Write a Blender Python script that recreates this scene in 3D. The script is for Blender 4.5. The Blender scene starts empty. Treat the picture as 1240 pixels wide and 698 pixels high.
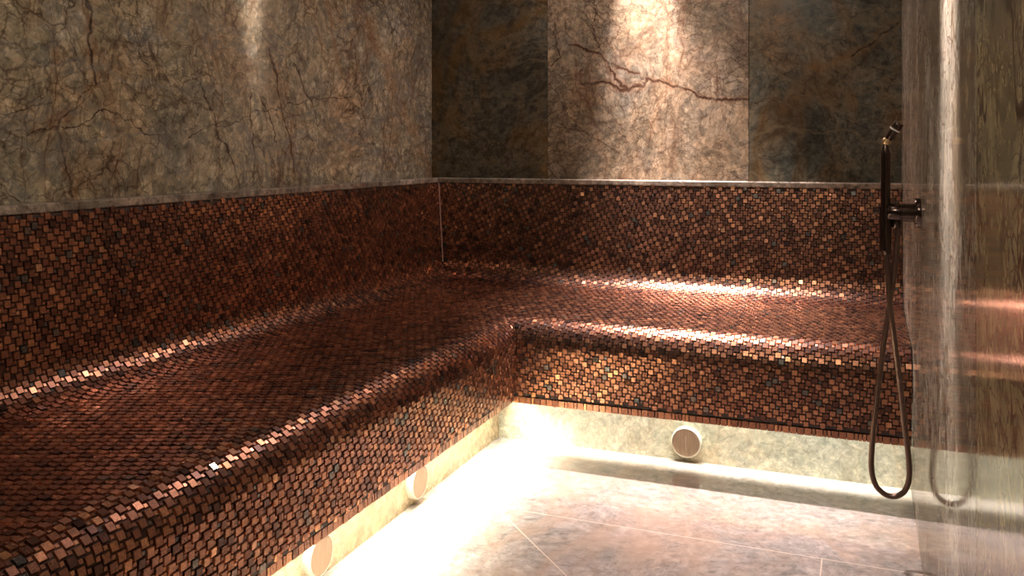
import bpy, bmesh, math, random
import numpy as np
from mathutils import Vector, Matrix

random.seed(7)
RNG = np.random.default_rng(11)
sc = bpy.context.scene
COL = sc.collection

# ------------------------------------------------------------------ room sizes (metres)
XL, XR = -1.789, 0.129          # left and right wall faces
YB, YF = 3.55, -0.9             # back wall face, wall behind the camera
ZC = 2.25                       # ceiling
LEDGE_Z0, LEDGE_Z1 = 0.858, 0.880
PLX, PLY = -1.184, 2.865        # faces of the stone plinth under the bench
BENCH_Y0 = 0.15                 # near end of the left run
Z_TRIM0, Z_TRIM1 = 0.152, 0.175

# ------------------------------------------------------------------ helpers
def link(name, me, mat=None, parent=None):
    o = bpy.data.objects.new(name, me)
    COL.objects.link(o)
    if mat is not None:
        me.materials.append(mat)
    if parent is not None:
        o.parent = parent
    return o

def obj(name, bm, mat=None, parent=None, smooth=False):
    me = bpy.data.meshes.new(name)
    bmesh.ops.recalc_face_normals(bm, faces=bm.faces)
    bm.to_mesh(me); bm.free()
    if smooth:
        me.polygons.foreach_set('use_smooth', [True] * len(me.polygons))
        me.set_sharp_from_angle(angle=math.radians(38))
    return link(name, me, mat, parent)

def tag(o, label=None, cat=None, group=None, kind=None):
    if label: o['label'] = label
    if cat: o['category'] = cat
    if group: o['group'] = group
    if kind: o['kind'] = kind
    return o

def empty(name, loc, label, cat, group=None):
    o = bpy.data.objects.new(name, None)
    o.empty_display_size = 0.05
    COL.objects.link(o)
    o.location = loc
    return tag(o, label, cat, group)

def add_box(bm, x0, x1, y0, y1, z0, z1, bevel=0.0, seg=2):
    r = bmesh.ops.create_cube(bm, size=1.0)
    vs = r['verts']
    for v in vs:
        v.co.x = x0 if v.co.x < 0 else x1
        v.co.y = y0 if v.co.y < 0 else y1
        v.co.z = z0 if v.co.z < 0 else z1
    if bevel > 0:
        es = list({e for v in vs for e in v.link_edges})
        bmesh.ops.bevel(bm, geom=es, offset=bevel, segments=seg, affect='EDGES', profile=0.5)

def frame_from(axis):
    w = Vector(axis).normalized()
    a = Vector((0, 0, 1)) if abs(w.z) < 0.9 else Vector((0, 1, 0))
    u = a.cross(w).normalized()
    return u, w.cross(u), w

def add_lathe(bm, origin, axis, prof, seg=32):
    """prof: (radius, height along axis) from one end to the other."""
    o = Vector(origin); u, v, w = frame_from(axis)
    rings = []
    for r, h in prof:
        if r < 1e-6:
            rings.append([bm.verts.new(o + w * h)])
        else:
            rings.append([bm.verts.new(o + w * h + (u * math.cos(k * 2 * math.pi / seg) + v * math.sin(k * 2 * math.pi / seg)) * r) for k in range(seg)])
    for A, B in zip(rings, rings[1:]):
        for k in range(seg):
            k2 = (k + 1) % seg
            if len(A) == 1 and len(B) == 1: continue
            if len(A) == 1: bm.faces.new((A[0], B[k], B[k2]))
            elif len(B) == 1: bm.faces.new((A[k], A[k2], B[0]))
            else: bm.faces.new((A[k], A[k2], B[k2], B[k]))
    if prof[0] == prof[-1]:
        bmesh.ops.remove_doubles(bm, verts=rings[0] + rings[-1], dist=1e-6)
    else:
        for R in (rings[0], rings[-1]):
            if len(R) > 1: bm.faces.new(R)

def catmull(pts, n=14):
    P = [Vector(p) for p in pts]
    P = [P[0] * 2 - P[1]] + P + [P[-1] * 2 - P[-2]]
    out = []
    for i in range(1, len(P) - 2):
        p0, p1, p2, p3 = P[i-1], P[i], P[i+1], P[i+2]
        for k in range(n):
            t = k / n
            out.append(0.5 * ((2*p1) + (p2-p0)*t + (2*p0-5*p1+4*p2-p3)*t*t + (3*p1-p0-3*p2+p3)*t**3))
    out.append(P[-2])
    return out

def add_tube(bm, pts, rad, seg=16):
    pts = [Vector(p) for p in pts]
    prev_u = None; rings = []
    for i, p in enumerate(pts):
        d = (pts[min(i+1, len(pts)-1)] - pts[max(i-1, 0)]).normalized()
        if prev_u is None:
            u, _, _ = frame_from(d)
        else:
            u = (prev_u - d * prev_u.dot(d)).normalized()
        v = d.cross(u); prev_u = u
        rr = rad(i) if callable(rad) else rad
        rings.append([bm.verts.new(p + (u*math.cos(2*math.pi*k/seg) + v*math.sin(2*math.pi*k/seg))*rr) for k in range(seg)])
    for A, B in zip(rings, rings[1:]):
        for k in range(seg):
            bm.faces.new((A[k], A[(k+1) % seg], B[(k+1) % seg], B[k]))
    bm.faces.new(rings[0]); bm.faces.new(rings[-1])

# ------------------------------------------------------------------ materials
class NT:
    def __init__(self, name):
        self.m = bpy.data.materials.new(name); self.m.use_nodes = True
        self.t = self.m.node_tree; self.t.nodes.clear()
        self.out = self.n('ShaderNodeOutputMaterial'); self.b = self.n('ShaderNodeBsdfPrincipled')
        self.l(self.b.outputs[0], self.out.inputs[0])
    def n(self, t, **kw):
        x = self.t.nodes.new(t)
        for k, v in kw.items(): setattr(x, k, v)
        return x
    def l(self, a, b): self.t.links.new(a, b)
    def put(self, sock, v):
        if hasattr(v, 'is_output'): self.l(v, sock)
        elif isinstance(v, (tuple, list)) and len(v) == 3 and len(sock.default_value) == 4: sock.default_value = (*v, 1)
        else: sock.default_value = v
    def math(self, op, a, b=None, c=None, clamp=False):
        x = self.n('ShaderNodeMath', operation=op, use_clamp=clamp)
        self.put(x.inputs[0], a)
        if b is not None: self.put(x.inputs[1], b)
        if c is not None: self.put(x.inputs[2], c)
        return x.outputs[0]
    def noise(self, vec, scale, detail=6, rough=0.55, dist=0.0, color=False):
        x = self.n('ShaderNodeTexNoise')
        self.put(x.inputs['Vector'], vec); x.inputs['Scale'].default_value = scale
        x.inputs['Detail'].default_value = detail; x.inputs['Roughness'].default_value = rough
        x.inputs['Distortion'].default_value = dist
        return x.outputs['Color' if color else 'Fac']
    def mapping(self, vec, loc=(0,0,0), rot=(0,0,0), scale=(1,1,1)):
        x = self.n('ShaderNodeMapping'); self.put(x.inputs['Vector'], vec)
        x.inputs['Location'].default_value = loc; x.inputs['Rotation'].default_value = rot; x.inputs['Scale'].default_value = scale
        return x.outputs[0]
    def ramp(self, f, stops, interp='LINEAR'):
        x = self.n('ShaderNodeValToRGB'); r = x.color_ramp; r.interpolation = interp
        while len(r.elements) < len(stops): r.elements.new(0.5)
        for e, (p, c) in zip(r.elements, stops):
            e.position = p; e.color = (*c, 1) if not isinstance(c, (int, float)) else (c, c, c, 1)
        self.put(x.inputs[0], f)
        return x.outputs[0]
    def mix(self, f, a, b, blend='MIX'):
        x = self.n('ShaderNodeMix', data_type='RGBA', blend_type=blend)
        self.put(x.inputs[0], f); self.put(x.inputs[6], a); self.put(x.inputs[7], b)
        return x.outputs[2]
    def smooth(self, f, lo, hi):
        x = self.n('ShaderNodeMapRange', interpolation_type='SMOOTHSTEP')
        self.put(x.inputs[0], f); x.inputs[1].default_value = lo; x.inputs[2].default_value = hi
        x.inputs[3].default_value = 0; x.inputs[4].default_value = 1
        return x.outputs[0]

def coords(t, plane, off):
    """object coordinates laid into (across, up, 0) of the slab's own plane"""
    tc = t.n('ShaderNodeTexCoord'); s = t.n('ShaderNodeSeparateXYZ'); t.l(tc.outputs['Object'], s.inputs[0])
    c = t.n('ShaderNodeCombineXYZ')
    a, b = {'xz': (0, 2), 'yz': (1, 2), 'xy': (0, 1)}[plane]
    t.l(s.outputs[a], c.inputs[0]); t.l(s.outputs[b], c.inputs[1]); c.inputs[2].default_value = 0
    return t.mapping(c.outputs[0], loc=off), s

def marble(name, plane, off, base, cloud=None, cloud_amt=0.5, vein_col=(0.06,0.025,0.01), rust=(0.30,0.12,0.04), crack=0.8, crack_scale=5.0,
           streak=0.6, streak_rot=0.25, halo=0.4, grain=0.6, lines=(), rough=0.22, spec=0.5, pale=None, bump=0.12, ior=1.5, breccia=0.5):
    t = NT(name)
    v, _ = coords(t, plane, off)
    def warp(vec, scale, detail, amt, rough=0.5):
        w = t.noise(vec, scale, detail, rough, color=True)
        sub = t.n('ShaderNodeVectorMath', operation='SUBTRACT'); t.l(w, sub.inputs[0]); sub.inputs[1].default_value = (0.5, 0.5, 0.5)
        scl = t.n('ShaderNodeVectorMath', operation='SCALE'); t.l(sub.outputs[0], scl.inputs[0]); scl.inputs['Scale'].default_value = amt
        add = t.n('ShaderNodeVectorMath', operation='ADD'); t.put(add.inputs[0], vec); t.l(scl.outputs[0], add.inputs[1])
        return add.outputs[0]
    vw = warp(v, 1.8, 2, 0.22)
    vj = warp(vw, 24, 4, 0.022, 0.6)                 # ragged at small scale
    big = t.noise(vj, 3.2, 10, 0.68)
    col = t.ramp(big, [(0.30, base[0]), (0.43, base[1]), (0.55, base[2]), (0.70, base[3])])
    if cloud:
        cm = t.smooth(t.noise(t.mapping(vj, loc=(3.1, 7.7, 0)), 2.4, 7, 0.62), 0.48, 0.66)
        col = t.mix(t.math('MULTIPLY', cm, cloud_amt), col, cloud)
    # brecciated fragments, each a little lighter or darker
    for sc_, am in ((11.0, breccia*0.55), (38.0, breccia)):
        vo = t.n('ShaderNodeTexVoronoi', feature='F1'); t.l(vj, vo.inputs['Vector']); vo.inputs['Scale'].default_value = sc_
        sx = t.n('ShaderNodeSeparateColor'); t.l(vo.outputs['Color'], sx.inputs[0])
        col = t.mix(am, col, t.ramp(sx.outputs[0], [(0.0, (0.42,0.45,0.46)), (0.5, (0.95,0.93,0.9)), (1.0, (1.55,1.42,1.3))]), 'MULTIPLY')
    # flecks
    g1 = t.noise(vj, 42, 8, 0.74, 0.4)
    col = t.mix(grain, col, t.ramp(g1, [(0.36, 0.08), (0.455, 0.75), (0.54, 1.05), (0.66, 1.75)]), 'MULTIPLY')
    g2 = t.noise(t.mapping(vj, loc=(9, 2, 0)), 16, 6, 0.7, 0.6)
    col = t.mix(grain * 0.35, col, t.ramp(g2, [(0.36, 0.15), (0.43, 0.80), (0.56, 1.1), (0.70, 1.4)]), 'MULTIPLY')
    def cracks(scale, width, maskscale, lo, hi, stretch=(1,1,1), rot=0.0, wide=None):
        vv = t.mapping(vj, loc=(scale, 1.3*scale, 0), rot=(0, 0, rot), scale=stretch)
        vv = warp(vv, scale*1.5, 4, 0.55/scale, 0.6)
        vo = t.n('ShaderNodeTexVoronoi', feature='DISTANCE_TO_EDGE'); t.l(vv, vo.inputs['Vector']); vo.inputs['Scale'].default_value = scale
        mask = t.smooth(t.noise(vv, maskscale, 4, 0.6), lo, hi)
        f = t.math('MULTIPLY', t.math('SUBTRACT', 1.0, t.smooth(vo.outputs['Distance'], 0.0, width)), mask)
        if wide is None: return f
        return f, t.math('MULTIPLY', t.math('SUBTRACT', 1.0, t.smooth(vo.outputs['Distance'], 0.0, wide)), mask)
    c1, h1 = cracks(crack_scale, 0.016, 2.5, 0.44, 0.60, wide=0.12)
    c2 = cracks(crack_scale*3.3, 0.055, 4.0, 0.42, 0.58)
    c4 = cracks(crack_scale*6.5, 0.060, 6.0, 0.38, 0.54)
    c3, h3 = cracks(crack_scale*0.9, 0.018, 1.6, 0.40, 0.55, stretch=(2.6, 0.55, 1), rot=streak_rot, wide=0.13)
    col = t.mix(t.math('MULTIPLY', t.math('MAXIMUM', h1, h3), halo), col, rust)
    col = t.mix(t.math('MULTIPLY', c4, crack*0.8), col, vein_col)
    col = t.mix(t.math('MULTIPLY', c2, crack*0.8), col, vein_col)
    col = t.mix(t.math('MULTIPLY', c1, crack), col, vein_col)
    col = t.mix(t.math('MULTIPLY', c3, streak), col, vein_col)
    # long wandering veins: a dark core in a soft rust stain
    for k, (rz, st, sc2) in enumerate(((streak_rot, (1.9, 0.55, 1), 1.9), (streak_rot - 0.9, (1.5, 0.5, 1), 1.5))):
        nn = t.noise(t.mapping(vj, loc=(3.7+k*4, 8.3, 0), rot=(0, 0, rz), scale=st), sc2, 3, 0.5)
        ab = t.math('ABSOLUTE', t.math('SUBTRACT', nn, 0.5))
        mk = t.smooth(t.noise(t.mapping(vj, loc=(k*7.0, 2, 0)), 2.2, 3, 0.5), 0.44, 0.58)
        col = t.mix(t.math('MULTIPLY', t.math('MULTIPLY', t.math('SUBTRACT', 1.0, t.smooth(ab, 0.0, 0.045)), mk), min(1.0, halo*1.8)), col, rust)
        col = t.mix(t.math('MULTIPLY', t.math('MULTIPLY', t.math('SUBTRACT', 1.0, t.smooth(ab, 0.001, 0.0075)), mk), streak), col, vein_col)
    if lines:                                         # the slab's own marked veins
        p0, _ = coords(t, plane, (0, 0, 0))
        pw = t.mapping(warp(warp(p0, 7, 3, 0.09), 34, 4, 0.03, 0.6), scale=(1, 1, 0))
        core = hal = None
        for a, b, w_, h_ in lines:
            ba = (b[0]-a[0], b[1]-a[1], 0); L2 = ba[0]**2 + ba[1]**2
            d = t.n('ShaderNodeVectorMath', operation='SUBTRACT'); t.l(pw, d.inputs[0]); d.inputs[1].default_value = (a[0], a[1], 0)
            dt = t.n('ShaderNodeVectorMath', operation='DOT_PRODUCT'); t.l(d.outputs[0], dt.inputs[0]); dt.inputs[1].default_value = tuple(q/L2 for q in ba)
            hh = t.math('ADD', dt.outputs['Value'], 0.0, clamp=True)
            pr = t.n('ShaderNodeVectorMath', operation='SCALE'); pr.inputs[0].default_value = ba; t.l(hh, pr.inputs['Scale'])
            df = t.n('ShaderNodeVectorMath', operation='DISTANCE'); t.l(d.outputs[0], df.inputs[0]); t.l(pr.outputs[0], df.inputs[1])
            if w_:
                f = t.math('SUBTRACT', 1.0, t.smooth(df.outputs['Value'], w_*0.3, w_*1.5)); core = f if core is None else t.math('MAXIMUM', core, f)
            if h_:
                f = t.math('SUBTRACT', 1.0, t.smooth(df.outputs['Value'], 0.0, h_)); hal = f if hal is None else t.math('MAXIMUM', hal, f)
        brk = t.smooth(t.noise(vj, 14, 4, 0.6), 0.36, 0.52)
        if hal is not None: col = t.mix(t.math('MULTIPLY', t.math('MULTIPLY', hal, brk), 0.5), col, rust)
        if core is not None: col = t.mix(t.math('MULTIPLY', core, t.math('MULTIPLY_ADD', brk, 0.4, 0.55)), col, vein_col)
    if pale:
        rid = t.math('ABSOLUTE', t.math('SUBTRACT', t.noise(t.mapping(vj, rot=(0,0,0.9), scale=(1, 2.2, 1), loc=(5,1,0)), 1.9, 6, 0.62), 0.5))
        pm = t.math('SUBTRACT', 1.0, t.smooth(rid, 0.0, 0.03))
        col = t.mix(t.math('MULTIPLY', pm, 0.4), col, pale)
    t.l(col, t.b.inputs['Base Color'])
    rr = t.n('ShaderNodeMapRange'); t.l(g1, rr.inputs[0]); rr.inputs[1].default_value = 0.3; rr.inputs[2].default_value = 0.7
    rr.inputs[3].default_value = rough*0.8; rr.inputs[4].default_value = rough*1.3
    t.l(rr.outputs[0], t.b.inputs['Roughness'])
    t.b.inputs['Specular IOR Level'].default_value = spec; t.b.inputs['IOR'].default_value = ior
    if bump > 0:
        bp = t.n('ShaderNodeBump'); bp.inputs['Strength'].default_value = bump; bp.inputs['Distance'].default_value = 0.002
        t.l(g1, bp.inputs['Height']); t.l(bp.outputs[0], t.b.inputs['Normal'])
    return t

def plain(name, col, rough=0.5, metallic=0.0, noise_amt=0.15, scale=60, spec=0.5, brushed=None):
    t = NT(name)
    tc = t.n('ShaderNodeTexCoord')
    v = tc.outputs['Object'] if brushed is None else t.mapping(tc.outputs['Object'], scale=brushed)
    n = t.noise(v, scale, 5, 0.6)
    t.l(t.mix(noise_amt, col, t.ramp(n, [(0.3, 0.35), (0.7, 1.5)]), 'MULTIPLY'), t.b.inputs['Base Color'])
    t.b.inputs['Roughness'].default_value = rough; t.b.inputs['Metallic'].default_value = metallic
    t.b.inputs['Specular IOR Level'].default_value = spec
    return t.m

# brown-grey stone of the left wall
M_LEFT = marble('brown_grey_marble', 'yz', (0.4, 1.7, 0),
                [(0.18,0.180,0.150), (0.28,0.257,0.190), (0.355,0.314,0.215), (0.36,0.355,0.31)],
                cloud=(0.32,0.20,0.11), cloud_amt=0.45, vein_col=(0.035,0.018,0.009), rust=(0.24,0.12,0.05), crack=0.78, crack_scale=4.0,
                streak=0.6, streak_rot=-0.25, lines=(((1.663, 1.414), (1.668, 1.281), 0.0045, 0.035), ((1.668, 1.281), (1.683, 1.159), 0.0045, 0.035), ((1.573, 1.073), (1.592, 0.974), 0.004, 0.03), ((1.592, 0.974), (1.626, 0.887), 0.004, 0.03), ((1.683, 1.159), (1.573, 1.073), 0.002, 0.03), ((2.048, 1.207), (2.132, 1.079), 0.0035, 0.0), ((2.132, 1.079), (2.226, 0.899), 0.0035, 0.0), ((2.393, 1.327), (2.455, 1.142), 0.0045, 0.018), ((2.455, 1.142), (2.528, 0.916), 0.0045, 0.018), ((2.289, 1.174), (2.313, 0.906), 0.0035, 0.0), ((2.35, 1.164), (2.437, 0.973), 0.003, 0.0), ((2.528, 1.285), (2.676, 1.05), 0.003, 0.0), ((2.697, 1.565), (2.804, 1.264), 0.0, 0.02), ((2.907, 1.6), (3.158, 1.307), 0.0, 0.07), ((3.158, 1.307), (3.509, 0.891), 0.0, 0.07), ((1.483, 1.023), (1.749, 1.11), 0.002, 0.0), ((1.749, 1.11), (1.924, 1.016), 0.002, 0.0), ((1.421, 1.077), (1.55, 1.121), 0.002, 0.0), ((2.021, 1.04), (2.491, 1.158), 0.0018, 0.0), ((2.491, 1.158), (2.849, 1.191), 0.0018, 0.0)), halo=0.16, rough=0.24, pale=(0.13,0.14,0.14)).m
M_DARK1 = marble('dark_green_marble', 'xz', (2.3, 0.4, 0),
                [(0.030,0.031,0.025), (0.058,0.056,0.043), (0.090,0.085,0.064), (0.13,0.12,0.088)],
                cloud=(0.16,0.085,0.022), cloud_amt=0.8, vein_col=(0.014,0.011,0.008), rust=(0.15,0.08,0.02), crack=0.5, crack_scale=4, streak=0.3,
                lines=(((-1.7, 1.317), (-1.64, 1.497), 0.0, 0.05), ((-1.64, 1.497), (-1.482, 1.508), 0.0, 0.05), ((-1.482, 1.508), (-1.292, 1.569), 0.0, 0.05)), halo=0.2, spec=0.12, rough=0.24, pale=(0.16,0.13,0.08)).m
M_DARK2 = marble('dark_blue_green_marble', 'xz', (6.9, 3.1, 0),
                [(0.036,0.040,0.033), (0.072,0.078,0.064), (0.118,0.120,0.095), (0.16,0.155,0.118)],
                cloud=(0.17,0.09,0.028), cloud_amt=0.6, vein_col=(0.016,0.014,0.010), rust=(0.17,0.09,0.025), crack=0.55, crack_scale=4.2, streak=0.4,
                lines=(((-0.207, 1.304), (-0.104, 1.317), 0.0, 0.035), ((-0.104, 1.317), (0.011, 1.389), 0.0, 0.035), ((0.011, 1.389), (0.118, 1.466), 0.0, 0.035), ((-0.031, 1.36), (0.121, 1.46), 0.004, 0.0), ((-0.39, 1.567), (-0.252, 1.606), 0.0, 0.05)), halo=0.2, spec=0.12, rough=0.24, pale=(0.18,0.15,0.09)).m
M_MID = marble('brown_crackled_marble', 'xz', (4.2, 5.9, 0),
                [(0.15,0.125,0.090), (0.21,0.165,0.110), (0.25,0.200,0.140), (0.25,0.222,0.185)],
                cloud=(0.17,0.175,0.16), cloud_amt=0.45, vein_col=(0.040,0.020,0.012), rust=(0.20,0.10,0.05), crack=0.8, crack_scale=5.5, streak=0.4,
                streak_rot=1.35, lines=(((-1.145, 1.439), (-1.03, 1.39), 0.006, 0.02), ((-1.03, 1.39), (-0.949, 1.295), 0.006, 0.02), ((-0.949, 1.295), (-0.897, 1.263), 0.006, 0.02), ((-1.102, 1.269), (-0.984, 1.272), 0.0055, 0.02), ((-0.984, 1.272), (-0.846, 1.252), 0.0055, 0.02), ((-0.846, 1.252), (-0.812, 1.281), 0.0055, 0.02), ((-0.812, 1.281), (-0.761, 1.27), 0.0055, 0.02), ((-0.761, 1.27), (-0.645, 1.243), 0.0055, 0.02), ((-0.645, 1.243), (-0.564, 1.209), 0.0055, 0.02), ((-0.564, 1.209), (-0.421, 1.196), 0.0055, 0.02), ((-0.967, 1.347), (-0.846, 1.299), 0.006, 0.015), ((-1.211, 1.529), (-1.181, 1.389), 0.003, 0.0), ((-1.181, 1.389), (-1.236, 1.356), 0.003, 0.0), ((-1.037, 1.657), (-1.052, 1.521), 0.003, 0.0), ((-1.052, 1.521), (-1.016, 1.417), 0.003, 0.0), ((-1.181, 1.111), (-0.897, 0.973), 0.002, 0.0)), halo=0.12, spec=0.22, rough=0.25).m
M_RIGHT = marble('polished_green_brown_marble', 'yz', (8.2, 2.2, 0),
                [(0.17,0.155,0.122), (0.27,0.245,0.19), (0.36,0.33,0.265), (0.42,0.40,0.36)],
                cloud=(0.26,0.18,0.10), cloud_amt=0.5, vein_col=(0.06,0.03,0.015), crack=0.9, crack_scale=4.0, streak=1.0,
                halo=0.06, rust=(0.22,0.17,0.10), rough=0.10, spec=0.32, bump=0.015, grain=0.22, breccia=0.3).m
M_RIGHT2 = marble('polished_olive_marble', 'yz', (12.2, 4.2, 0),
                [(0.22,0.185,0.115), (0.33,0.285,0.175), (0.42,0.36,0.225), (0.45,0.41,0.30)],
                cloud=(0.17,0.105,0.045), cloud_amt=0.5, vein_col=(0.04,0.02,0.01), crack=0.9, crack_scale=4.0, streak=1.0,
                halo=0.06, rust=(0.22,0.17,0.10), rough=0.10, spec=0.32, bump=0.015, grain=0.22, breccia=0.3).m
M_LEDGE = marble('grey_ledge_stone', 'xz', (1, 1, 0),
                [(0.10,0.088,0.068), (0.19,0.165,0.13), (0.27,0.235,0.19), (0.36,0.32,0.27)],
                vein_col=(0.07,0.04,0.025), crack=0.4, crack_scale=7, streak=0.2, halo=0.05, rough=0.2, grain=0.8).m
M_LEDGE2 = marble('grey_ledge_stone_side', 'yz', (1, 1, 0),
                [(0.10,0.088,0.068), (0.19,0.165,0.13), (0.27,0.235,0.19), (0.36,0.32,0.27)],
                vein_col=(0.07,0.04,0.025), crack=0.4, crack_scale=7, streak=0.2, halo=0.05, rough=0.2, grain=0.8).m
def plinth_mat(name, plane, off, warm):
    g = [(0.26,0.30,0.24), (0.44,0.46,0.36), (0.56,0.56,0.46), (0.62,0.60,0.50)]
    if warm: g = [(0.50,0.42,0.26), (0.60,0.50,0.31), (0.66,0.57,0.38), (0.70,0.62,0.44)]
    return marble(name, plane, off, g, cloud=(0.62,0.46,0.28), cloud_amt=0.5, vein_col=(0.22,0.20,0.13), crack=0.45, crack_scale=6,
                  streak=0.15, grain=0.4, rough=0.25, halo=0.12, rust=(0.55,0.42,0.27), breccia=0.3).m
M_PLB = plinth_mat('pale_green_plinth_stone', 'xz', (3, 3, 0), False)
M_PLL = plinth_mat('pale_cream_plinth_stone', 'yz', (5, 3, 0), True)

def floor_mat():
    t = marble('polished_floor_marble', 'xy', (2.2, 1.4, 0),
               [(0.27,0.265,0.245), (0.37,0.345,0.32), (0.44,0.40,0.375), (0.50,0.46,0.435)],
               cloud=(0.50,0.34,0.24), cloud_amt=0.45, vein_col=(0.22,0.18,0.16), crack=0.25, crack_scale=5, streak=0.12,
               grain=0.42, rough=0.035, spec=0.5, ior=1.9, bump=0.02, halo=0.25, breccia=0.22, rust=(0.50,0.36,0.27))
    # pale joints: one strip joint along the back, a mitre cut running to the drain, two cross joints
    tc = t.n('ShaderNodeTexCoord'); s = t.n('ShaderNodeSeparateXYZ'); t.l(tc.outputs['Object'], s.inputs[0])
    X, Y = s.outputs[0], s.outputs[1]
    def line(d, w): return t.math('SUBTRACT', 1.0, t.smooth(t.math('ABSOLUTE', d), w*0.4, w))
    W = 0.0022
    gx = t.math('GREATER_THAN', X, -0.962)
    a = t.math('MULTIPLY', line(t.math('SUBTRACT', Y, 2.30), W), gx)
    b = t.math('MULTIPLY', line(t.math('MULTIPLY', t.math('SUBTRACT', t.math('ADD', X, Y), 1.338), 0.7071), W), t.math('MULTIPLY', gx, t.math('LESS_THAN', X, -0.25)))
    c = t.math('MULTIPLY', line(t.math('SUBTRACT', X, -0.095), W), t.math('LESS_THAN', Y, 2.30))
    f = t.math('MAXIMUM', t.math('MAXIMUM', a, b), c)
    old = t.b.inputs['Base Color'].links[0].from_socket
    t.l(t.mix(t.math('MULTIPLY', f, 0.8), old, (0.80, 0.66, 0.55)), t.b.inputs['Base Color'])
    return t.m
def cap_polish(m, cap, rough):
    """honed and waxed stone: the polish never mirrors more than a share of the light"""
    nt = m.node_tree; b = [n for n in nt.nodes if n.type == 'BSDF_PRINCIPLED'][0]; out = [n for n in nt.nodes if n.type == 'OUTPUT_MATERIAL'][0]
    d = nt.nodes.new('ShaderNodeBsdfDiffuse'); g = nt.nodes.new('ShaderNodeBsdfGlossy'); f = nt.nodes.new('ShaderNodeFresnel'); mn = nt.nodes.new('ShaderNodeMath'); mx_ = nt.nodes.new('ShaderNodeMixShader')
    nt.links.new(b.inputs['Base Color'].links[0].from_socket, d.inputs['Color'])
    g.inputs['Roughness'].default_value = rough; g.inputs['Color'].default_value = (1, 1, 1, 1)
    f.inputs['IOR'].default_value = 1.45; mn.operation = 'MINIMUM'; mn.inputs[1].default_value = cap
    nt.links.new(f.outputs[0], mn.inputs[0]); nt.links.new(mn.outputs[0], mx_.inputs[0])
    nt.links.new(d.outputs[0], mx_.inputs[1]); nt.links.new(g.outputs[0], mx_.inputs[2]); nt.links.new(mx_.outputs[0], out.inputs[0])
cap_polish(M_RIGHT, 0.44, 0.06); cap_polish(M_RIGHT2, 0.42, 0.10)
M_FLOOR = floor_mat()

def mosaic_mat():
    t = NT('copper_brown_mosaic')
    at = t.n('ShaderNodeAttribute'); at.attribute_name = 'tile_tone'; at.attribute_type = 'GEOMETRY'
    sp = t.n('ShaderNodeSeparateColor'); t.l(at.outputs['Color'], sp.inputs[0])
    col = t.ramp(sp.outputs[0], [(0.0, (0.070,0.020,0.010)), (0.2, (0.25,0.096,0.050)), (0.7, (0.46,0.200,0.103)),
                                 (0.9, (0.60,0.275,0.125)), (1.0, (0.76,0.44,0.25))])
    # a few cool grey-green tiles
    cool = t.math('GREATER_THAN', sp.outputs[1], 0.955)
    col = t.mix(t.math('MULTIPLY', cool, 0.8), col, (0.12, 0.14, 0.13))
    uv = t.n('ShaderNodeUVMap'); uv.uv_map = 'UVMap'
    gr = t.noise(t.mapping(uv.outputs[0], scale=(9.0, 1.2, 1)), 1.0, 4, 0.6)
    gr2 = t.noise(uv.outputs[0], 2.0, 3, 0.6)
    col = t.mix(0.9, col, t.ramp(gr, [(0.32, 0.35), (0.5, 0.95), (0.68, 1.6)]), 'MULTIPLY')
    col = t.mix(0.5, col, t.ramp(gr2, [(0.35, 0.55), (0.65, 1.35)]), 'MULTIPLY')
    t.l(col, t.b.inputs['Base Color'])
    t.b.inputs['Metallic'].default_value = 0.95; t.b.inputs['Coat Weight'].default_value = 0.5; t.b.inputs['Coat Roughness'].default_value = 0.36; t.b.inputs['Coat IOR'].default_value = 1.6
    rr = t.n('ShaderNodeMapRange'); t.l(sp.outputs[2], rr.inputs[0]); rr.inputs[3].default_value = 0.20; rr.inputs[4].default_value = 0.38
    t.l(rr.outputs[0], t.b.inputs['Roughness'])
    bp = t.n('ShaderNodeBump'); bp.inputs['Strength'].default_value = 0.10; bp.inputs['Distance'].default_value = 0.0003
    t.l(gr, bp.inputs['Height']); t.l(bp.outputs[0], t.b.inputs['Normal'])
    return t.m
M_MOS = mosaic_mat()
M_GROUT = plain('dark_brown_grout', (0.035, 0.017, 0.011), 0.7)
M_CORNER_GLINT = plain('pale_corner_glint', (0.26, 0.14, 0.10), 0.5)  # pale colour imitating light on the corner tile edges
M_BACKING = plain('pale_wall_joint', (0.30, 0.21, 0.15), 0.6)
M_BRONZE = plain('dark_bronze_metal', (0.095, 0.068, 0.058), 0.17, 0.92, 0.1, 80)
M_HOSE = plain('bronze_hose', (0.15, 0.10, 0.078), 0.30, 0.85, 0.2, 90)
M_BRASS = plain('warm_brass', (0.55, 0.40, 0.22), 0.3, 0.9, 0.1)
M_STEEL = plain('pale_steel', (0.85, 0.82, 0.78), 0.35, 0.5, 0.1)
M_DISC = plain('brushed_beige_metal', (0.36, 0.25, 0.17), 0.38, 0.45, 0.35, 30, brushed=(8, 8, 0.6))
M_DISC_RIM = plain('pale_disc_rim', (0.72, 0.66, 0.55), 0.4, 0.1, 0.1)
M_SLOT = plain('bright_slot', (0.55, 0.45, 0.36), 0.3, 0.4, 0.1)
M_CEIL = plain('plaster_ceiling', (0.30, 0.25, 0.20), 0.8)
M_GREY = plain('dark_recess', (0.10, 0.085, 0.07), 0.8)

# ------------------------------------------------------------------ the setting
def struct(name, bm, mat, parent=None):
    o = obj(name, bm, mat, parent)
    if parent is None: o['kind'] = 'structure'
    return o

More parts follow.
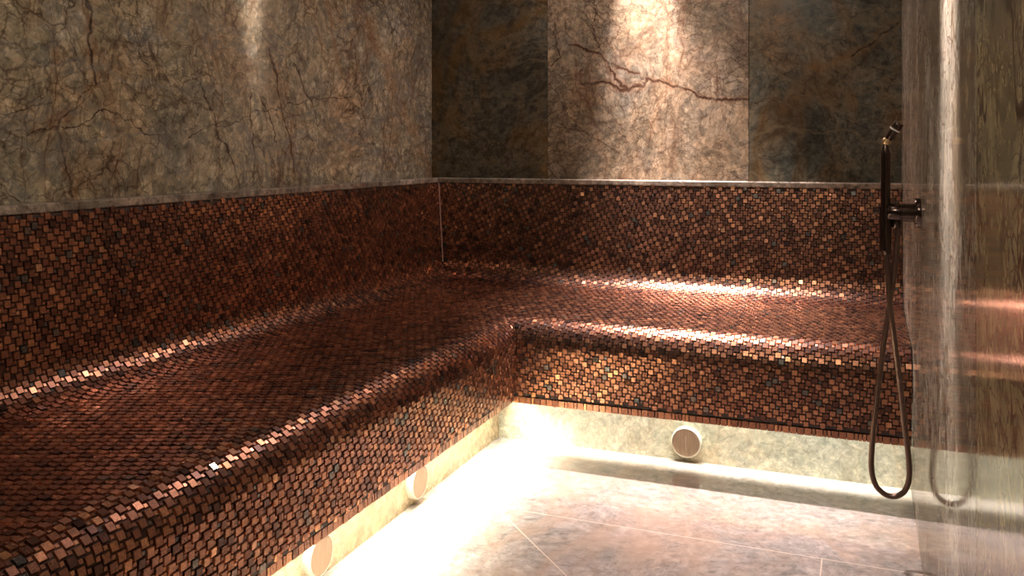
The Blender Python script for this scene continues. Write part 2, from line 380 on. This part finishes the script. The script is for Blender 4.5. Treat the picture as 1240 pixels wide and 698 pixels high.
bm = bmesh.new(); add_box(bm, XL-0.2, XR+0.2, YF-0.2, YB+0.2, -0.12, 0.0); struct('floor', bm, M_FLOOR)
bm = bmesh.new(); add_box(bm, XL-0.2, XR+0.2, YF-0.2, YB+0.2, ZC, ZC+0.1); struct('ceiling', bm, M_CEIL)
TH = 0.018
bm = bmesh.new(); add_box(bm, XL-0.2, XR+0.2, YB+TH, YB+0.2, -0.1, ZC); wb = struct('wall_back', bm, M_BACKING)
for x0, x1, m in ((XL-0.03, -1.244, M_DARK1), (-1.244, -0.415, M_MID), (-0.415, XR+0.03, M_DARK2)):
    bm = bmesh.new(); add_box(bm, x0+0.0011, x1-0.0011, YB, YB+TH-0.001, 0.0, ZC, 0.0006, 1); obj('panel', bm, m, wb)
bm = bmesh.new(); add_box(bm, XL-0.2, XL-TH, YF-0.1, YB+0.1, -0.1, ZC); wl = struct('wall_left', bm, M_BACKING)
bm = bmesh.new(); add_box(bm, XL-TH+0.001, XL, YF, YB-0.001, 0.0, ZC, 0.001, 1); obj('panel', bm, M_LEFT, wl)
bm = bmesh.new(); add_box(bm, XR+TH, XR+0.2, YF-0.1, YB+0.1, -0.1, ZC); wr = struct('wall_right', bm, M_GREY)
for y0, y1, m in ((1.232, YB-0.001, M_RIGHT), (YF, 1.232, M_RIGHT2)):
    bm = bmesh.new(); add_box(bm, XR, XR+TH-0.001, y0+0.0012, y1-0.0012, 0.0, ZC, 0.0008, 1); obj('panel', bm, m, wr)
bm = bmesh.new(); add_box(bm, XL-0.2, XR+0.2, YF-0.2, YF, -0.1, ZC); struct('wall_front', bm, M_LEFT)

# stone ledges over the backrests
bm = bmesh.new(); add_box(bm, XL+0.0665, XR, YB-0.068, YB, LEDGE_Z0, LEDGE_Z1, 0.004, 3); struct('trim_1', bm, M_LEDGE)
bm = bmesh.new(); add_box(bm, XL, XL+0.066, BENCH_Y0, YB, LEDGE_Z0, LEDGE_Z1, 0.004, 3); struct('trim_2', bm, M_LEDGE2)

# lit stone plinths below the bench
bm = bmesh.new(); add_box(bm, PLX-0.03, XR, PLY, PLY+0.03, 0.0, 0.30); struct('baseboard_back', bm, M_PLB)
bm = bmesh.new(); add_box(bm, PLX-0.03, PLX, BENCH_Y0, PLY, 0.0, 0.30); struct('baseboard_left', bm, M_PLL)

# ------------------------------------------------------------------ the mosaic bench
def profile(d):
    """(distance from the wall, height): leaning backrest, cove, seat, rolled lip, upright front"""
    P = []
    for k in range(24): f = k/24; P.append((0.062 + 0.036*f, 0.857 - 0.325*f))
    p0, p1, p2 = (0.098, 0.532), (0.107, 0.452), (0.205, 0.443)
    for k in range(24):
        f = k/24; P.append(tuple((1-f)**2*a + 2*f*(1-f)*b + f*f*c for a, b, c in zip(p0, p1, p2)))
    R = 0.085; ux = 0.625 + d
    for k in range(30): f = k/30; P.append((0.205 + (ux-0.205)*f, 0.443 - 0.015*f))
    for k in range(30):
        a = math.radians(90*(1 - k/30)) - math.radians(2)*(1-k/30); P.append((ux + R*math.cos(a), 0.343 + R*math.sin(a)))
    for k in range(13): f = k/12; P.append((ux + R - 0.004*f, 0.343 - 0.158*f))
    return np.array(P)

PL, PB = profile(0.0), profile(0.082)
def arclen(P): return np.concatenate([[0], np.cumsum(np.hypot(*(P[1:]-P[:-1]).T))])

class Run:
    def __init__(self, side):
        self.side = side
        self.P = PL if side == 'left' else PB
        self.Q = PB if side == 'left' else PL      # the other run's profile, for the mitre
        self.arc = arclen(self.P); self.T = self.arc[-1]
    def at(self, t):
        t = np.clip(t, 0, self.T)
        u = np.interp(t, self.arc, self.P[:,0]); z = np.interp(t, self.arc, self.P[:,1])
        e = 0.002
        du = np.interp(t+e, self.arc, self.P[:,0]) - np.interp(t-e, self.arc, self.P[:,0])
        dz = np.interp(t+e, self.arc, self.P[:,1]) - np.interp(t-e, self.arc, self.P[:,1])
        L = np.hypot(du, dz); du, dz = du/L, dz/L
        return u, z, du, dz
    def lim(self, t):
        """where the other run's surface meets this one at profile position t"""
        q = np.interp(np.clip(t, 0, self.T), self.arc, self.Q[:,0])
        return YB - q if self.side == 'left' else XL + q
    def world(self, s, u, z):
        if self.side == 'left': return np.stack([XL + u, s, z], -1)
        return np.stack([s, YB - u, z], -1)
    def clamp(self, s, t):
        L = self.lim(t)
        return np.minimum(s, L - 0.0008) if self.side == 'left' else np.maximum(s, L + 0.0008)

def mosaic(run, s0, s1):
    """square tiles and small infill squares in a pinwheel pattern; every tile a flat chip with bevelled edges"""
    a, b = 0.0186, 0.0098
    gap = 0.0013
    tiles = []
    D = a*a + b*b
    rng = range(-900, 900)
    S, T = s1 - s0, run.T
    I, J = np.meshgrid(np.arange(-400, 400), np.arange(-400, 400), indexing='ij')
    ox = I*a - J*b; oy = I*b + J*a
    def grab(cx, cy, half, small):
        m = (cx > -0.01) & (cx < S + 0.01) & (cy > 0.004) & (cy < T - 0.002)
        return cx[m] + s0, T - cy[m], np.full(m.sum(), half), np.full(m.sum(), small)
    A = grab(ox + a/2, oy + a/2, (a-gap)/2, 0.0)
    B = grab(ox + a - b/2, oy + a + b/2, (b-gap)/2, 1.0)
    cs = np.concatenate([A[0], B[0]]); ct = np.concatenate([A[1], B[1]])
    hf = np.concatenate([A[2], B[2]]); sm = np.concatenate([A[3], B[3]])
    # drop tiles cut away by the mitre
    L = run.lim(ct)
    keep = (cs < L + hf*0.6) if run.side == 'left' else (cs > L - hf*0.6)
    keep &= (cs > s0 - 0.005) & (cs < s1 + 0.005)
    cs, ct, hf, sm = cs[keep], ct[keep], hf[keep], sm[keep]
    n = len(cs)
    h = np.where(sm > 0.5, 0.0020, 0.0042) + RNG.uniform(-0.0007, 0.0010, n)
    wild = np.where(RNG.uniform(0, 1, n) < 0.08, 0.05, 0.013); tx = RNG.normal(0, 1, n)*wild; ty = RNG.normal(0, 1, n)*wild
    hj = hf * (1 + RNG.uniform(-0.07, 0.02, n))
    u, z, du, dz = run.at(ct)
    nu, nz = -dz, du                      # outward normal of the profile (into the room)
    bev = np.where(sm > 0.5, 0.0008, 0.0013)
    V = np.zeros((n, 8, 3)); UV = np.zeros((n, 8, 2))
    signs = [(-1,-1), (1,-1), (1,1), (-1,1)]
    off = RNG.uniform(0, 50, (n, 2))
    rotq = RNG.integers(0, 2, n)
    for ring in (0, 1):
        for k, (sx, sy) in enumerate(signs):
            e = hj - (bev if ring else 0)
            ds = sx*e; dt = sy*e
            hh = np.where(ring == 1, h + ds*tx + dt*ty, -0.001)
            ss = np.clip(run.clamp(cs + ds, ct + dt), s0, s1)
            uu = u + du*dt + nu*hh; zz = z + dz*dt + nz*hh
            V[:, ring*4 + k] = run.world(ss, uu, zz)
            lx, ly = ds/0.01, dt/0.01
            UV[:, ring*4+k, 0] = np.where(rotq == 0, lx, ly) + off[:,0]
            UV[:, ring*4+k, 1] = np.where(rotq == 0, ly, lx) + off[:,1]
    faces = np.array([[4,5,6,7], [0,1,5,4], [1,2,6,5], [2,3,7,6], [3,0,4,7]])
    if run.side == 'back': faces = faces[:, ::-1]
    F = (faces[None] + (np.arange(n)*8)[:, None, None]).reshape(-1, 4)
    me = bpy.data.meshes.new('mosaic_tiles')
    nv, nf = n*8, len(F)
    me.vertices.add(nv); me.vertices.foreach_set('co', V.reshape(-1))
    me.loops.add(nf*4); me.loops.foreach_set('vertex_index', F.reshape(-1).astype(np.int32))
    me.polygons.add(nf); me.polygons.foreach_set('loop_start', np.arange(0, nf*4, 4, dtype=np.int32))
    me.polygons.foreach_set('use_smooth', np.zeros(nf, dtype=bool))
    me.update(calc_edges=True); me.validate()
    uvl = me.uv_layers.new(name='UVMap'); uvl.data.foreach_set('uv', UV.reshape(-1, 2)[F.reshape(-1)].reshape(-1).astype(np.float32))
    tone = np.clip(RNG.beta(1.9, 2.2, n), 0, 1); r2 = np.where(sm > 0.5, RNG.uniform(0, 1, n), RNG.uniform(0, 0.977, n)); tone = np.where(RNG.uniform(0, 1, n) < 0.07, tone*0.1, tone); r3 = RNG.uniform(0, 1, n)
    C = np.stack([tone, r2, r3, np.ones(n)], -1)
    att = me.color_attributes.new('tile_tone', 'FLOAT_COLOR', 'CORNER')
    att.data.foreach_set('color', np.repeat(C, 20, axis=0).reshape(-1).astype(np.float32))
    return me

def skin(run, s0, s1, depth, name, mat, parent):
    """the continuous grout bed behind the tiles, closed at the back"""
    bm = bmesh.new()
    u, z = run.P[:,0], run.P[:,1]; t = run.arc
    lim = run.lim(t)
    far = s0 if run.side == 'left' else s1
    ins = np.zeros_like(t)
    A = run.world(np.full_like(t, far), u, z); B = run.world(lim, u, z)
    va = [bm.verts.new(p) for p in A]; vb = [bm.verts.new(p) for p in B]
    for k in range(len(va)-1): bm.faces.new((va[k], va[k+1], vb[k+1], vb[k]))
    # body down to the bottom of the bench front, closed to the wall
    ub = np.array([u[-1], u[-1], 0.001, 0.001]); zb = np.array([Z_TRIM1, 0.305, 0.305, 0.857])
    return obj(name, bm, mat, parent, smooth=True)

bench = empty('corner_bench', (XL, YB, 0), 'L-shaped built-in bench clad in copper brown mosaic along left and back walls', 'bench')
def rel(o):                      # geometry is in room coordinates; keep it there under the Empty
    o.matrix_parent_inverse = Matrix.Translation((-XL, -YB, 0)); return o

RL, RB = Run('left'), Run('back')
mos_l = rel(link('mosaic_run', mosaic(RL, BENCH_Y0, YB - 0.05), M_MOS, bench)); tag(mos_l, 'long left run of mosaic backrest, seat and rolled front')
mos_b = rel(link('mosaic_run', mosaic(RB, XL + 0.05, XR - 0.002), M_MOS, bench)); tag(mos_b, 'back run of mosaic backrest, seat and rolled front')
rel(skin(RL, BENCH_Y0, 0, 0, 'grout_bed', M_GROUT, bench)); rel(skin(RB, 0, XR-0.002, 0, 'grout_bed', M_GROUT, bench))

# underside slabs of the overhang (behind the trim row); the light slot lies between them and the plinth
FXL = XL + 0.693; FYB = YB - 0.773
bm = bmesh.new(); add_box(bm, FXL-0.020, FXL-0.006, BENCH_Y0, FYB+0.02, Z_TRIM0+0.002, 0.30); add_box(bm, PLX, FXL-0.006, BENCH_Y0, FYB+0.02, 0.285, 0.30)
rel(obj('underside', bm, M_GREY, bench))
bm = bmesh.new(); add_box(bm, FXL-0.02, XR-0.002, FYB+0.006, FYB+0.020, Z_TRIM0+0.002, 0.30); add_box(bm, FXL-0.02, XR-0.002, FYB+0.006, PLY, 0.285, 0.30)
rel(obj('underside', bm, M_GREY, bench))

# trim row of upright tiles under the shadow gap
def trim_row(side):
    n_s = []
    s = BENCH_Y0 if side == 'left' else FXL + 0.002
    end = FYB - 0.002 if side == 'left' else XR - 0.003
    boxes = []; tones = []
    while s < end:
        w = random.choice((0.0212, 0.0212, 0.0110)); e = min(s + w - 0.0012, end)
        h = random.uniform(-0.0012, 0.0012)
        if e - s > 0.002: boxes.append((s, e, h))
        s += w
    V = []; F = []; UVs = []; C = []
    for (p, q, h) in boxes:
        i = len(V); d = 0.0008
        r = random.random()
        tone = (random.betavariate(2, 2), random.random()*0.95, random.random(), 1)
        for lvl, g in ((0, 0.0), (1, d)):
            for (ss, zz) in ((p+g, Z_TRIM0+g), (q-g, Z_TRIM0+g), (q-g, Z_TRIM1-g-0.001), (p+g, Z_TRIM1-g-0.001)):
                dep = -0.006 if lvl == 0 else h + 0.0005
                V.append((FXL + dep, ss, zz) if side == 'left' else (ss, FYB - dep, zz))
        for f in ((4,5,6,7), (0,1,5,4), (1,2,6,5), (2,3,7,6), (3,0,4,7)):
            F.append(tuple(i + k for k in (f if side == 'left' else f[::-1])))
            C += [tone]*4
            for k in f: UVs.append(((k % 4 in (1, 2)) * 2.0 + r*40, (k % 4 in (2, 3)) * 2.3 + r*17))
    me = bpy.data.meshes.new('trim_row'); me.from_pydata(V, [], F); me.update()
    uvl = me.uv_layers.new(name='UVMap'); uvl.data.foreach_set('uv', np.array(UVs, dtype=np.float32).reshape(-1))
    att = me.color_attributes.new('tile_tone', 'FLOAT_COLOR', 'CORNER'); att.data.foreach_set('color', np.array(C, dtype=np.float32).reshape(-1))
    bmx = bmesh.new(); bmx.from_mesh(me); bmesh.ops.recalc_face_normals(bmx, faces=bmx.faces); bmx.to_mesh(me); bmx.free()
    return rel(link('trim_row', me, M_MOS, bench))
trim_row('left'); trim_row('back')

# light caught on tile edges, put in as a pale strip where backrests meet
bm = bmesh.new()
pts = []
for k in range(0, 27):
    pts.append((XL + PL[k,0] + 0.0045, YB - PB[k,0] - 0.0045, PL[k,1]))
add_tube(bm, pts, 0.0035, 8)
rel(obj('corner_glint', bm, M_CORNER_GLINT, bench, True))

# ------------------------------------------------------------------ round outlets on the plinth
def outlet(x, y, axis, label):
    t = empty('steam_outlet', (x, y, 0.064), label, 'outlet', 'round outlets on the plinth')
    bm = bmesh.new()
    add_lathe(bm, (0,0,0), axis, [(0.044, 0.0), (0.048, 0.0), (0.048, 0.020), (0.0465, 0.022), (0.0435, 0.022), (0.0435, 0.0)], 48)
    obj('rim', bm, M_DISC_RIM, t, True)
    bm = bmesh.new()
    add_lathe(bm, (0,0,0), axis, [(0.0, 0.001), (0.0432, 0.001), (0.0432, 0.0205), (0.042, 0.0215), (0.0, 0.0215)], 48)
    obj('face_plate', bm, M_DISC, t, True)
    bm = bmesh.new()
    if axis[1]: add_box(bm, -0.0012, 0.0012, -0.0222, -0.0205, -0.024, 0.022)
    else: add_box(bm, 0.0205, 0.0222, -0.0012, 0.0012, -0.024, 0.022)
    if axis[1]: obj('slot', bm, M_SLOT, t)
    else: bm.free()
    return t
outlet(-0.5285, PLY, (0,-1,0), 'round beige outlet disc on the back plinth under the bench')
outlet(PLX, 2.235, (1,0,0), 'pale round outlet disc on left plinth, the farther along it')
outlet(PLX, 1.745, (1,0,0), 'round beige outlet disc on left plinth, the nearer one along it')

# ------------------------------------------------------------------ hand shower on the right wall
SY, SZ = 2.38, 0.847
br = empty('shower_bracket', (XR, SY, SZ), 'dark bronze wall bracket with round plate holding the hand shower', 'bracket')
bm = bmesh.new(); add_lathe(bm, (0,0,0), (-1,0,0), [(0.0,0.0),(0.036,0.0),(0.036,0.010),(0.034,0.013),(0.0,0.013)], 40); obj('wall_plate', bm, M_BRONZE, br, True)
bm = bmesh.new(); add_lathe(bm, (0,0,0), (-1,0,0), [(0.0,0.012),(0.0225,0.012),(0.0225,0.042),(0.0205,0.0435),(0.0205,0.0455),(0.0225,0.047),(0.0225,0.072),(0.021,0.074),(0.0,0.074)], 40); obj('arm', bm, M_BRONZE, br, True)
HX = 0.050 - XR                  # handset axis, relative to the bracket
bm = bmesh.new(); add_lathe(bm, (HX,0,-0.095), (0,0,1), [(0.0115,0.0),(0.0135,0.0),(0.0150,0.10),(0.0150,0.108),(0.0127,0.108),(0.0115,0.0)], 28); obj('cradle', bm, M_BRONZE, br, True)
bm = bmesh.new(); add_lathe(bm, (HX-0.012,0,0.003), (-1,0,0), [(0.0,0.0),(0.0075,0.0),(0.0075,0.004),(0.0095,0.005),(0.0095,0.016),(0.0085,0.017),(0.0,0.017)], 24); obj('knob', bm, M_BRONZE, br, True)
bm = bmesh.new(); add_lathe(bm, (-0.055,0,-0.018), (0,0,-1), [(0.0,0.0),(0.0100,0.0),(0.0100,0.016),(0.0085,0.020),(0.0,0.020)], 24); obj('outlet_elbow', bm, M_BRONZE, br, True)

hs = empty('hand_shower', (0.050, SY, SZ-0.095), 'slim dark bronze hand shower in wall bracket with long looped hose', 'hand shower')
HL = 0.262
bm = bmesh.new(); add_lathe(bm, (0,0,-0.004), (0,0,1), [(0.0,0.0),(0.0095,0.0),(0.0105,0.006),(0.0112,0.10),(0.0120,HL-0.03),(0.0118,HL-0.018),(0.0070,HL+0.002),(0.0055,HL+0.006),(0.0,HL+0.006)], 32); obj('handle', bm, M_BRONZE, hs, True)
bm = bmesh.new(); bmesh.ops.create_uvsphere(bm, u_segments=24, v_segments=16, radius=0.0105, matrix=Matrix.Translation((0.002,0,HL+0.008))); obj('swivel_joint', bm, M_BRASS, hs, True)
ax = Vector((0.52, -0.15, 0.84)).normalized()
o0 = Vector((0.003, 0, HL+0.008))
hd = None
bm = bmesh.new(); add_lathe(bm, o0, ax, [(0.0,0.006),(0.0085,0.006),(0.0105,0.012),(0.0110,0.030),(0.0122,0.034),(0.0122,0.052),(0.0112,0.0535),(0.0,0.0535)], 32); hd = obj('spray_head', bm, M_BRONZE, hs, True)
bm = bmesh.new(); add_lathe(bm, o0, ax, [(0.0112,0.0325),(0.0127,0.0325),(0.0127,0.0365),(0.0112,0.0365),(0.0112,0.0325)], 32); obj('ring', bm, M_STEEL, hd, True)
# hose: from the foot of the handle round the loop and up to the elbow under the arm
def HP(px, z, dy=0.0):
    r = (px - 620)/1076.0
    y = SY + dy
    return Vector((y*(0.9298*r - 0.3681)/(0.9298 + 0.3681*r), y, z)) - Vector((0.050, SY, SZ-0.095))
hp = [(1073.5,0.756,0),(1074,0.72,0),(1076,0.66,-0.004),(1080,0.58,-0.008),(1087,0.47,-0.006),(1094,0.35,0),(1100,0.25,0),(1101,0.20,0),(1096,0.166,0),(1087,0.150,0),
      (1077,0.1465,0),(1067,0.155,0),(1059,0.175,0),(1055,0.22,0),(1058,0.31,0.002),(1064,0.42,0.006),(1070,0.52,0.008),(1077,0.62,0.008),(1084,0.72,0.004),(1087,0.79,0),(1087.5,0.818,0)]
bm = bmesh.new(); add_tube(bm, catmull([HP(*p) for p in hp], 12), 0.0068, 16); ho = obj('hose', bm, M_HOSE, hs, True)
bm = bmesh.new(); add_lathe(bm, HP(1073.5,0.742), (0,0,1), [(0.0,0.0),(0.0085,0.0),(0.0095,0.004),(0.0095,0.018),(0.0,0.018)], 24); obj('hose_nut', bm, M_BRONZE, ho, True)

# ------------------------------------------------------------------ lights
def spot(name, loc, target, energy, angle, blend, col, radius=0.02):
    l = bpy.data.lights.new(name, 'SPOT'); l.energy = energy; l.spot_size = math.radians(angle); l.spot_blend = blend
    l.color = col; l.shadow_soft_size = radius
    o = bpy.data.objects.new(name, l); COL.objects.link(o); o.location = loc
    o.rotation_euler = (Vector(target) - Vector(loc)).to_track_quat('-Z', 'Y').to_euler(); return o
WARM = (1.0, 0.82, 0.79)
spot('downlight_back', (-0.82, 3.40, ZC-0.03), (-0.82, 3.55, 1.50), 640, 27, 1.0, WARM)
spot('seat_boost_beam', (-0.82, 3.36, ZC-0.03), (-0.58, 3.12, 0.44), 760, 52, 1.0, WARM)  # extra beam beside the back downlight, added to brighten the seat
spot('downlight_back_spill', (-0.81, 3.36, ZC-0.03), (-0.75, 2.9, 0), 62, 140, 1.0, WARM)
spot('downlight_left', (XL+0.06, 2.30, ZC-0.03), (XL, 2.30, 1.84), 900, 13, 1.0, (1.0, 0.86, 0.82))
spot('downlight_right', (XR-0.16, 1.62, ZC-0.03), (XR, 1.62, 1.56), 1700, 24, 1.0, (1.0, 0.86, 0.83))
spot('downlight_middle', (-0.40, 1.75, ZC-0.03), (-0.40, 1.85, 0), 95, 58, 0.9, WARM, 0.04)
spot('fill_front', (-0.55, 0.3, ZC-0.03), (-1.1, 1.4, 1.15), 54, 140, 1.0, (1.0, 0.88, 0.72), 0.04)  # unseen fill lamp, added to lift the walls

def strip(name, loc, sx, sy, energy, col, spread):
    l = bpy.data.lights.new(name, 'AREA'); l.shape = 'RECTANGLE'; l.size = sx; l.size_y = sy
    l.energy = energy; l.color = col; l.spread = math.radians(spread)
    o = bpy.data.objects.new(name, l); COL.objects.link(o); o.location = loc; return o
LED = (1.0, 0.91, 0.73)
mx = (PLX + FXL - 0.02)/2; my = (PLY + FYB + 0.02)/2
ll = strip('led_left', (PLX + 0.026, (BENCH_Y0+FYB)/2, 0.182), 0.03, FYB-BENCH_Y0, 36, LED, 150)
ll.rotation_euler = (0, math.radians(-50), 0)
strip('led_back', ((FXL+XR)/2, my, 0.27), XR-FXL, PLY-FYB-0.03, 3.0, (1.0, 0.95, 0.83), 50)

w = bpy.data.worlds.new('World'); sc.world = w; w.use_nodes = True
w.node_tree.nodes['Background'].inputs[0].default_value = (0.02, 0.016, 0.013, 1); w.node_tree.nodes['Background'].inputs[1].default_value = 0.3

# ------------------------------------------------------------------ camera
cd = bpy.data.cameras.new('Camera'); cam = bpy.data.objects.new('Camera', cd); COL.objects.link(cam)
cd.sensor_width = 36.0; cd.lens = 36.0*1076/1240; cd.shift_y = -(349-182)/1240.0; cd.clip_start = 0.01
cam.location = (0, 0, 1.0); cam.rotation_euler = (math.radians(90), 0, math.radians(21.6))
sc.camera = cam
vs = sc.view_settings
sc.display_settings.display_device = 'sRGB'
vs.view_transform = 'Standard'; vs.look = 'None'; vs.exposure = 0.0; vs.gamma = 1.0; vs.use_curve_mapping = False
